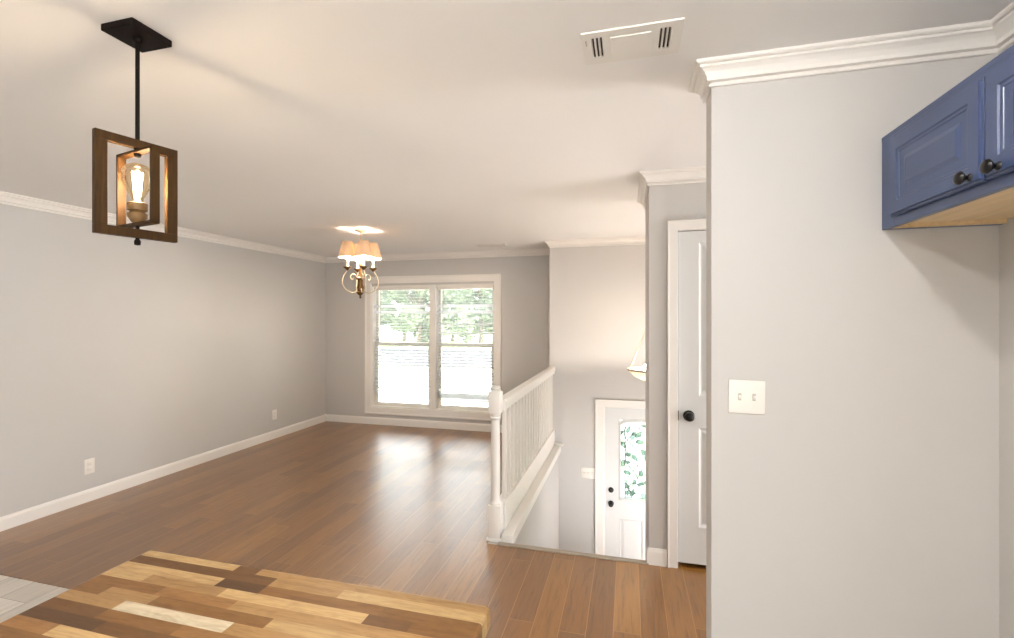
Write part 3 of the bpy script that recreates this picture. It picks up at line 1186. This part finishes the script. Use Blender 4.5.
for k, deg in enumerate((210, 302, 28, 120)):
    a = math.radians(deg)
    cx_, cd_ = math.cos(a), math.sin(a)
    ux, uy = cx_ * c_ - cd_ * s_, cx_ * s_ + cd_ * c_
    R0 = .128

    def pt(r, z):
        return (CHX + ux * r, CHY + uy * r, z)
    prof = [(.028, 1.935), (.050, 1.975), (.078, 1.985), (.098, 1.965), (.096, 1.938), (.080, 1.930), (.072, 1.946)]
    low = [(.022, 1.86), (.040, 1.815), (.078, 1.795), (.128, 1.812), (.168, 1.855), (.180, 1.905), (.166, 1.965), (R0, 2.028)]
    bm = bmesh.new()

    def smoothpath(pp, n=5):
        out = []
        for i in range(len(pp) - 1):
            p0, p1, p2, p3 = pp[max(i - 1, 0)], pp[i], pp[i + 1], pp[min(i + 2, len(pp) - 1)]
            for j in range(n):
                tt = j / n
                out.append(tuple(.5 * ((2 * p1[d]) + (-p0[d] + p2[d]) * tt + (2 * p0[d] - 5 * p1[d] + 4 * p2[d] - p3[d]) * tt * tt + (-p0[d] + 3 * p1[d] - 3 * p2[d] + p3[d]) * tt ** 3) for d in (0, 1)))
        out.append(pp[-1])
        return out
    tube(bm, [pt(r, z) for r, z in smoothpath(low)], .006, 8)
    tube(bm, [pt(r, z) for r, z in smoothpath(prof)], .005, 8)
    arm = cpart('arm', bm, M['pale_metal'], 60)
    x, y, _ = pt(R0, 0)
    bm = bmesh.new()
    lathe(bm, [(0, 2.015), (.010, 2.02), (.022, 2.035), (.040, 2.048), (.042, 2.054), (0, 2.054)], (x, y, 0), 18)
    cpart('cup', bm, M['dark_brass'], 40, arm)
    bm = bmesh.new()
    lathe(bm, [(.013, 2.05), (.013, 2.128), (0, 2.128)], (x, y, 0), 14)
    cpart('candle_sleeve', bm, M['white'], 40, arm)
    bm = bmesh.new()
    lathe(bm, [(.008, 2.127), (.016, 2.148), (.019, 2.17), (.014, 2.195), (.004, 2.22), (0, 2.222)], (x, y, 0), 14)
    cpart('bulb', bm, M['bulb'], 60, arm)
    bm = bmesh.new()
    r0, r1, z0, z1 = .086, .050, 2.152, 2.312
    n = 32
    outer, inner = [], []
    for i in range(n):
        q = 2 * PI * i / n
        w_ = 1 + (.012 if i % 2 else -.012)
        outer.append((bm.verts.new((x + r0 * w_ * math.cos(q), y + r0 * w_ * math.sin(q), z0)), bm.verts.new((x + r1 * w_ * math.cos(q), y + r1 * w_ * math.sin(q), z1))))
        inner.append((bm.verts.new((x + (r0 * w_ - .002) * math.cos(q), y + (r0 * w_ - .002) * math.sin(q), z0)), bm.verts.new((x + (r1 * w_ - .002) * math.cos(q), y + (r1 * w_ - .002) * math.sin(q), z1))))
    for i in range(n):
        j = (i + 1) % n
        bm.faces.new((outer[i][0], outer[j][0], outer[j][1], outer[i][1]))
        bm.faces.new((inner[i][0], inner[i][1], inner[j][1], inner[j][0]))
        bm.faces.new((outer[i][0], inner[i][0], inner[j][0], outer[j][0]))
        bm.faces.new((outer[i][1], outer[j][1], inner[j][1], inner[i][1]))
    cpart('lamp_shade', bm, M['shade'], 70)

# ------------------------------------------------------------------ bowl pendant over the entry
BX, BY = .225, 4.42
bp = thing('bowl_pendant', 'white glass bowl pendant light over the stairwell, half hidden by the closet corner', 'pendant light', (BX, BY, .93))


def bpart(name, bm, mat, smooth=None):
    return attach(finish(name, bm, mat, smooth=smooth), bp)


bm = bmesh.new()
lathe(bm, [(0, H - .03), (.03, H - .026), (.062, H - .010), (.064, H), (0, H)], (BX, BY, 0), 24)
bpart('canopy', bm, M['nickel'], 40)
bm = bmesh.new()
tube(bm, [(BX, BY, H - .02), (BX, BY, 1.62)], .006, 10)
lathe(bm, [(0, 1.56), (.014, 1.565), (.022, 1.585), (.020, 1.61), (.008, 1.635)], (BX, BY, 0), 16)
bpart('stem', bm, M['nickel'], 40)
RB, ZR = .235, 1.065
for k in range(3):
    a = math.radians(15 + 180 + 120 * k)
    bm = bmesh.new()
    tube(bm, [(BX + .012 * math.cos(a), BY + .012 * math.sin(a), 1.585), (BX + (RB - .012) * math.cos(a), BY + (RB - .012) * math.sin(a), ZR + .005)], .0055, 8)
    lathe(bm, [(0, ZR - .012), (.010, ZR - .008), (.010, ZR + .012), (0, ZR + .016)], (BX + (RB - .006) * math.cos(a), BY + (RB - .006) * math.sin(a), 0), 10)
    bpart('hanger_rod', bm, M['pale_metal'], 40)
bm = bmesh.new()
lathe(bm, [(RB - .008, ZR - .008), (RB + .006, ZR - .007), (RB + .008, ZR), (RB + .004, ZR + .007), (RB - .008, ZR + .006), (RB - .008, ZR - .008)], (BX, BY, 0), 40)
bpart('rim', bm, M['nickel'], 40)
bm = bmesh.new()
op = [(RB - .005, ZR), (RB - .018, ZR - .026), (RB - .06, ZR - .064), (RB - .12, ZR - .092), (.05, ZR - .108), (0, ZR - .112)]
ip = [(0, ZR - .106), (.05, ZR - .102), (RB - .122, ZR - .086), (RB - .064, ZR - .059), (RB - .023, ZR - .024), (RB - .010, ZR)]
lathe(bm, op + ip + [op[0]], (BX, BY, 0), 40)
bpart('bowl', bm, M['bowl'], 60)
for k in range(3):
    a = math.radians(75 + 120 * k)
    bm = bmesh.new()
    lathe(bm, [(.010, ZR - .045), (.012, ZR - .03), (.024, ZR - .008), (.028, ZR + .018), (.022, ZR + .04), (0, ZR + .05)], (BX + .07 * math.cos(a), BY + .07 * math.sin(a), 0), 14)
    bpart('bulb', bm, M['bulb_bowl'], 60)

# ------------------------------------------------------------------ unseen kitchen ceiling lights inferred from the cabinet's shadow (behind and above the camera)
for lx, ly, lab in ((.37, .43, 'unseen round flush ceiling light nearest the blue cabinet'), (-.21, .10, 'unseen round flush ceiling light over the camera side of the island')):
    t = thing('flush_ceiling_light', lab, 'ceiling light', (lx, ly, H))
    bm = bmesh.new()
    lathe(bm, [(.029, -.002), (.075, -.002), (.078, -.012), (.060, -.016), (.029, -.016)], (0, 0, 0), 28)
    finish('trim_ring', bm, M['white'], t, 40)
    bm = bmesh.new()
    lathe(bm, [(.028, -.016), (.028, -.030), (.022, -.040), (.012, -.046), (0, -.048), (0, -.004), (.028, -.004)], (0, 0, 0), 28)
    finish('lens', bm, M['flush'], t, 40)

# ------------------------------------------------------------------ blue wall cabinet
cab = thing('wall_cabinet', 'blue painted wall cabinet with raised panel doors and black knobs', 'cabinet', (.96, 1.32, 1.822))
CB0, CB1, CY0, CY1, CZa, CZb = .807, XK, .853, YR, 1.824, 2.127
bm = bmesh.new()
box(bm, CB0, CB1, CY0 + .0, CY1, CZb - .015, CZb)                       # top
box(bm, CB0 + .019, CB1, CY1 - .016, CY1, CZa, CZb - .015)              # far side
box(bm, CB0 + .019, CB1, CY0, CY0 + .016, CZa, CZb - .015)
# face frame
box(bm, CB0, CB0 + .019, CY1 - .075, CY1, CZa, CZb - .015, .0015)
box(bm, CB0, CB0 + .019, CY0, CY0 + .075, CZa, CZb - .015, .0015)
box(bm, CB0, CB0 + .019, CY0 + .075, CY1 - .075, CZa, CZa + .035, .0015)
box(bm, CB0, CB0 + .019, CY0 + .075, CY1 - .075, CZb - .05, CZb - .015, .0015)
attach(finish('body', bm, M['blue']), cab)
bm = bmesh.new()
box(bm, CB0 + .019, CB1, CY0 + .016, CY1 - .016, CZa + .014, CZa + .024)
box(bm, CB0 + .021, CB1, CY1 - .032, CY1 - .016, CZa + .001, CZa + .014)
attach(finish('underside_panel', bm, M['ply']), cab)
for (ya, yb), ky in (((1.312, 1.706), 1.346), ((.912, 1.304), 1.258)):
    bm = bmesh.new()
    za, zb = 1.851, 2.092
    ww, hh = yb - ya, zb - za
    f = .042
    box(bm, 0, ww, 0, hh, -.018, -.006, .001)
    e = .007
    pb = bmesh.new()
    panel_slab(pb, ww - 2 * e, hh - 2 * e, [(f - e, f - e, ww - f - e, hh - f - e)], .014, [(.003, -.0035), (.010, -.004), (.014, -.010), (.021, -.010), (.046, -.001)])
    xform(pb, Matrix.Translation((e, e, 0)))
    tmp = bpy.data.meshes.new('door_face')
    pb.to_mesh(tmp)
    pb.free()
    bm.from_mesh(tmp)
    bpy.data.meshes.remove(tmp)
    xform(bm, frame_from((CB0 - .020, yb, za), (0, -1, 0), (0, 0, 1), (-1, 0, 0)))
    dr = attach(finish('door', bm, M['blue']), cab)
    bm = bmesh.new()
    lathe(bm, [(0, -.030), (.008, -.0295), (.0145, -.026), (.0165, -.021), (.013, -.016), (.0065, -.012), (.0055, -.006), (.0095, -.002), (.010, 0), (0, 0)], (CB0 - .020, ky, 1.869), 20, 'X')
    kn = attach(finish('knob', bm, M['black'], smooth=50), cab)
    kn.parent = dr
    kn.matrix_parent_inverse = Matrix.Identity(4)

# ------------------------------------------------------------------ kitchen island
IX0, IX1, IY0, IY1, IZ = -1.229, -.284, .20, .945, .92
isl = thing('kitchen_island', 'white kitchen island cabinet under the butcher block top', 'island', (-.757, .56, 0))
bm = bmesh.new()
box(bm, IX0 + .06, IX1 - .05, IY0 + .04, IY1 - .22, .10, IZ - .04, .003)
attach(finish('body', bm, M['cab_white']), isl)
bm = bmesh.new()
box(bm, IX0 + .08, IX1 - .07, IY0 + .10, IY1 - .24, 0, .10)
attach(finish('toe_kick', bm, M['bronze']), isl)
for xa, xb in ((IX0 + .075, -.762), (-.752, IX1 - .065)):
    bm = bmesh.new()
    ww, hh = xb - xa, .70
    panel_slab(bm, ww, hh, [(.06, .06, ww - .06, hh - .06)], .018, [(.006, -.006), (.012, -.006)])
    xform(bm, frame_from((xa, IY0 + .022, .13), (1, 0, 0), (0, 0, 1), (0, -1, 0)))
    attach(finish('door', bm, M['cab_white']), isl)

# butcher block: a slab whose top is laid out stave by stave
rng = random.Random(11)
PAL = {'L': (192, 160, 112), 'M': (166, 130, 84), 'O': (146, 106, 62), 'D': (108, 74, 40), 'W': (214, 200, 172), 'B': (130, 92, 50), 'K': (88, 60, 34)}
rows_fixed = {
    0: [(-1.23, 'L'), (-.93, 'D'), (-.865, 'M'), (-.60, 'M')],
    1: [(-1.23, 'D'), (-.80, 'M'), (-.62, 'L')],
    2: [(-1.23, 'L'), (-.92, 'K'), (-.80, 'B'), (-.50, 'B')],
    3: [(-1.23, 'L'), (-1.10, 'M'), (-.88, 'L'), (-.52, 'D'), (-.42, 'B')],
    4: [(-1.23, 'B'), (-1.02, 'O'), (-.82, 'M'), (-.50, 'M')],
    5: [(-1.23, 'B'), (-1.14, 'M'), (-1.0, 'B'), (-.70, 'L'), (-.45, 'O')],
    6: [(-1.23, 'M'), (-1.055, 'W'), (-.768, 'M'), (-.55, 'M')],
    7: [(-1.23, 'D'), (-1.06, 'B'), (-.86, 'O'), (-.64, 'L')],
    8: [(-1.23, 'K'), (-1.02, 'D'), (-.80, 'B'), (-.6, 'O')],
    9: [(-1.23, 'O'), (-1.10, 'L'), (-.90, 'D'), (-.7, 'M')],
    10: [(-1.23, 'B'), (-1.05, 'M'), (-.86, 'O'), (-.6, 'L')],
}
bm = bmesh.new()
lay = bm.loops.layers.float_color.new('stave')
pitch = .031
nrow = int(math.ceil((IY1 - IY0) / pitch))


def cface(cs, rgba):
    f = bm.faces.new([bm.verts.new(c) for c in cs])
    for l in f.loops:
        l[lay] = rgba
    return f


def scol(key):
    c = srgb(*PAL[key])
    j = rng.uniform(.92, 1.08)
    return (c[0] * j, c[1] * j, c[2] * j, 1.0)


bv, th = .008, .04
for j in range(nrow):
    yh, yl_ = IY1 - j * pitch, max(IY0, IY1 - (j + 1) * pitch)
    if j in rows_fixed:
        segs = [(max(a, IX0), k) for a, k in rows_fixed[j]]
    else:
        x = IX0
        segs = []
        while x < IX1:
            segs.append((x, rng.choice('LMMOBBDKM')))
            x += rng.uniform(.15, .4)
    for i, (a, key) in enumerate(segs):
        b = segs[i + 1][0] if i + 1 < len(segs) else IX1
        if b <= a:
            continue
        col = scol(key)
        a0 = a + bv if i == 0 else a
        b0 = b - bv if i + 1 == len(segs) else b
        y0, y1 = (yl_ + bv if j == nrow - 1 else yl_), (yh - bv if j == 0 else yh)
        cface(((a0, y0, IZ), (b0, y0, IZ), (b0, y1, IZ), (a0, y1, IZ)), col)
        # the rounded-over edges carry the colour of the stave they end
        if i == 0:
            prev = [(a0, IZ)]
            for q in range(1, 5):
                an = PI / 2 * q / 4
                prev.append((a + bv - bv * math.sin(an), IZ - bv + bv * math.cos(an)))
            prev.append((a, IZ - th))
            for p, q in zip(prev, prev[1:]):
                cface(((p[0], y0, p[1]), (p[0], y1, p[1]), (q[0], y1, q[1]), (q[0], y0, q[1])), col)
        if i + 1 == len(segs):
            prev = [(b0, IZ)]
            for q in range(1, 5):
                an = PI / 2 * q / 4
                prev.append((b - bv + bv * math.sin(an), IZ - bv + bv * math.cos(an)))
            prev.append((b, IZ - th))
            for p, q in zip(prev, prev[1:]):
                cface(((p[0], y0, p[1]), (p[0], y1, p[1]), (q[0], y1, q[1]), (q[0], y0, q[1])), col)
        if j == 0:
            prev = [(y1, IZ)]
            for q in range(1, 5):
                an = PI / 2 * q / 4
                prev.append((yh - bv + bv * math.sin(an), IZ - bv + bv * math.cos(an)))
            prev.append((yh, IZ - th))
            aa, bb_ = (a0, b0)
            for p, q in zip(prev, prev[1:]):
                cface(((aa, p[0], p[1]), (bb_, p[0], p[1]), (bb_, q[0], q[1]), (aa, q[0], q[1])), col)
dark = srgb(150, 100, 52)
for (x0, sx) in ((IX0, 1), (IX1, -1)):                                   # small corner fillets at the back
    cs = []
    cx0, cy0 = x0 + sx * bv, IY1 - bv
    arc = [(cx0 - sx * bv * math.cos(PI / 2 * q / 4), cy0 + bv * math.sin(PI / 2 * q / 4)) for q in range(5)]
    for p, q in zip(arc, arc[1:]):
        cface(((cx0, cy0, IZ), (p[0], p[1], IZ - bv), (q[0], q[1], IZ - bv)), srgb(*PAL['L']))
        cface(((p[0], p[1], IZ - bv), (q[0], q[1], IZ - bv), (q[0], q[1], IZ - th), (p[0], p[1], IZ - th)), srgb(*PAL['M']))
cface(((IX0, IY0, IZ - th), (IX1, IY0, IZ - th), (IX1, IY1 - bv, IZ - th), (IX0, IY1 - bv, IZ - th)), dark)
cface(((IX0 + bv, IY1 - bv, IZ - th), (IX1 - bv, IY1 - bv, IZ - th), (IX1 - bv, IY1, IZ - th), (IX0 + bv, IY1, IZ - th)), dark)
cface(((IX0 + bv, IY0 + bv, IZ), (IX1 - bv, IY0 + bv, IZ), (IX1, IY0, IZ - bv), (IX0, IY0, IZ - bv)), srgb(*PAL['M']))
cface(((IX0, IY0, IZ - bv), (IX1, IY0, IZ - bv), (IX1, IY0, IZ - th), (IX0, IY0, IZ - th)), srgb(*PAL['M']))
ct = finish('countertop', bm, M['butcher'])
ct['label'] = 'butcher block countertop of mixed light and dark wood staves in the foreground'
ct['category'] = 'countertop'

# ------------------------------------------------------------------ outdoors
GZ = -1.66
walls('ground_lawn', [(-60, 45, YB + .2, 90, GZ - .3, GZ)], M['lawn'])
walls('ground_driveway', [(-30, 14, 11.0, 26.0, GZ, GZ + .02)], M['concrete'])
walls('ground_street', [(-60, 45, 28, 44, GZ, GZ + .03)], M['asphalt'])
walls('ground_porch', [(-1.2, 2.4, YE + .15, YE + 1.6, ZE - .3, ZE - .03)], M['concrete'])


def tree(x, y, hgt, r, mat, label, seed):
    rg = random.Random(seed)
    t = thing('tree', label, 'tree', (x, y, GZ), 0, 'trees outside the window')
    bm = bmesh.new()
    tube(bm, [(0, 0, -.1), (.1, .05, hgt * .25), (-.1, 0, hgt * .5), (.05, 0, hgt * .85)], [.28, .22, .16, .05], 8)
    for q in range(5):
        a = rg.uniform(0, 6.28)
        z0 = hgt * rg.uniform(.3, .55)
        tube(bm, [(0, 0, z0), (r * .35 * math.cos(a), r * .35 * math.sin(a), z0 + hgt * .12), (r * .7 * math.cos(a), r * .7 * math.sin(a), z0 + hgt * .2)], [.1, .07, .03], 6)
    finish('trunk', bm, M['bark'], t, 60)
    bm = bmesh.new()
    for q in range(40):
        an, rr = rg.uniform(0, 6.283), r * .78 * math.sqrt(rg.random())
        bz_ = hgt * rg.uniform(.09, .97)
        bx_, by_ = rr * math.cos(an), rr * math.sin(an)
        br = r * rg.uniform(.28, .42)
        for q2 in range(130):
            d = Vector((rg.gauss(0, 1), rg.gauss(0, 1), rg.gauss(0, 1))).normalized() * br * rg.uniform(.55, 1.05)
            c = Vector((bx_, by_, bz_)) + d
            if c.x * c.x + c.y * c.y > r * r:
                continue
            u = Vector((rg.gauss(0, 1), rg.gauss(0, 1), rg.gauss(0, 1))).normalized()
            v = u.orthogonal().normalized()
            sz = rg.uniform(.2, .42) * r / 3.2
            bm.faces.new([bm.verts.new(c + u * sz), bm.verts.new(c + v * sz * .6), bm.verts.new(c - u * sz), bm.verts.new(c - v * sz * .6)])
    me = bpy.data.meshes.new('foliage')
    bm.to_mesh(me)
    bm.free()
    me.materials.append(mat)
    o = bpy.data.objects.new('foliage', me)
    COL.objects.link(o)
    o.parent = t


specs = [(-37.0, 50, 13, 3.3, 'leaf1', 'broad green tree across the street, furthest left in the window'),
         (-30.2, 51, 14, 3.3, 'leaf2', 'pale green tree across the street behind the left half of the left blind'),
         (-23.4, 49, 13, 3.3, 'leaf1', 'tall green tree across the street behind the window mullion'),
         (-16.6, 51, 14, 3.3, 'leaf2', 'pale green tree across the street behind the middle of the right blind'),
         (-9.8, 50, 13, 3.3, 'leaf1', 'broad green tree across the street, furthest right in the window'),
         (-38.5, 60, 16, 3.6, 'leaf2', 'taller tree in the row behind, at the far left of the left blind'),
         (-31.0, 60, 16, 3.6, 'leaf1', 'taller tree in the row behind, in the middle of the left blind'),
         (-23.6, 60, 16, 3.6, 'leaf2', 'taller tree in the row behind, just right of the window mullion'),
         (-16.2, 60, 16, 3.6, 'leaf1', 'taller tree in the row behind, at the far right of the right blind'),
         (1.0, 16.5, 7, 2.6, 'leaf1', 'green tree standing outside the front door glass')]
for i, (x, y, hg, r, mt, lab) in enumerate(specs):
    tree(x, y, hg, r, M[mt], lab, 40 + i)
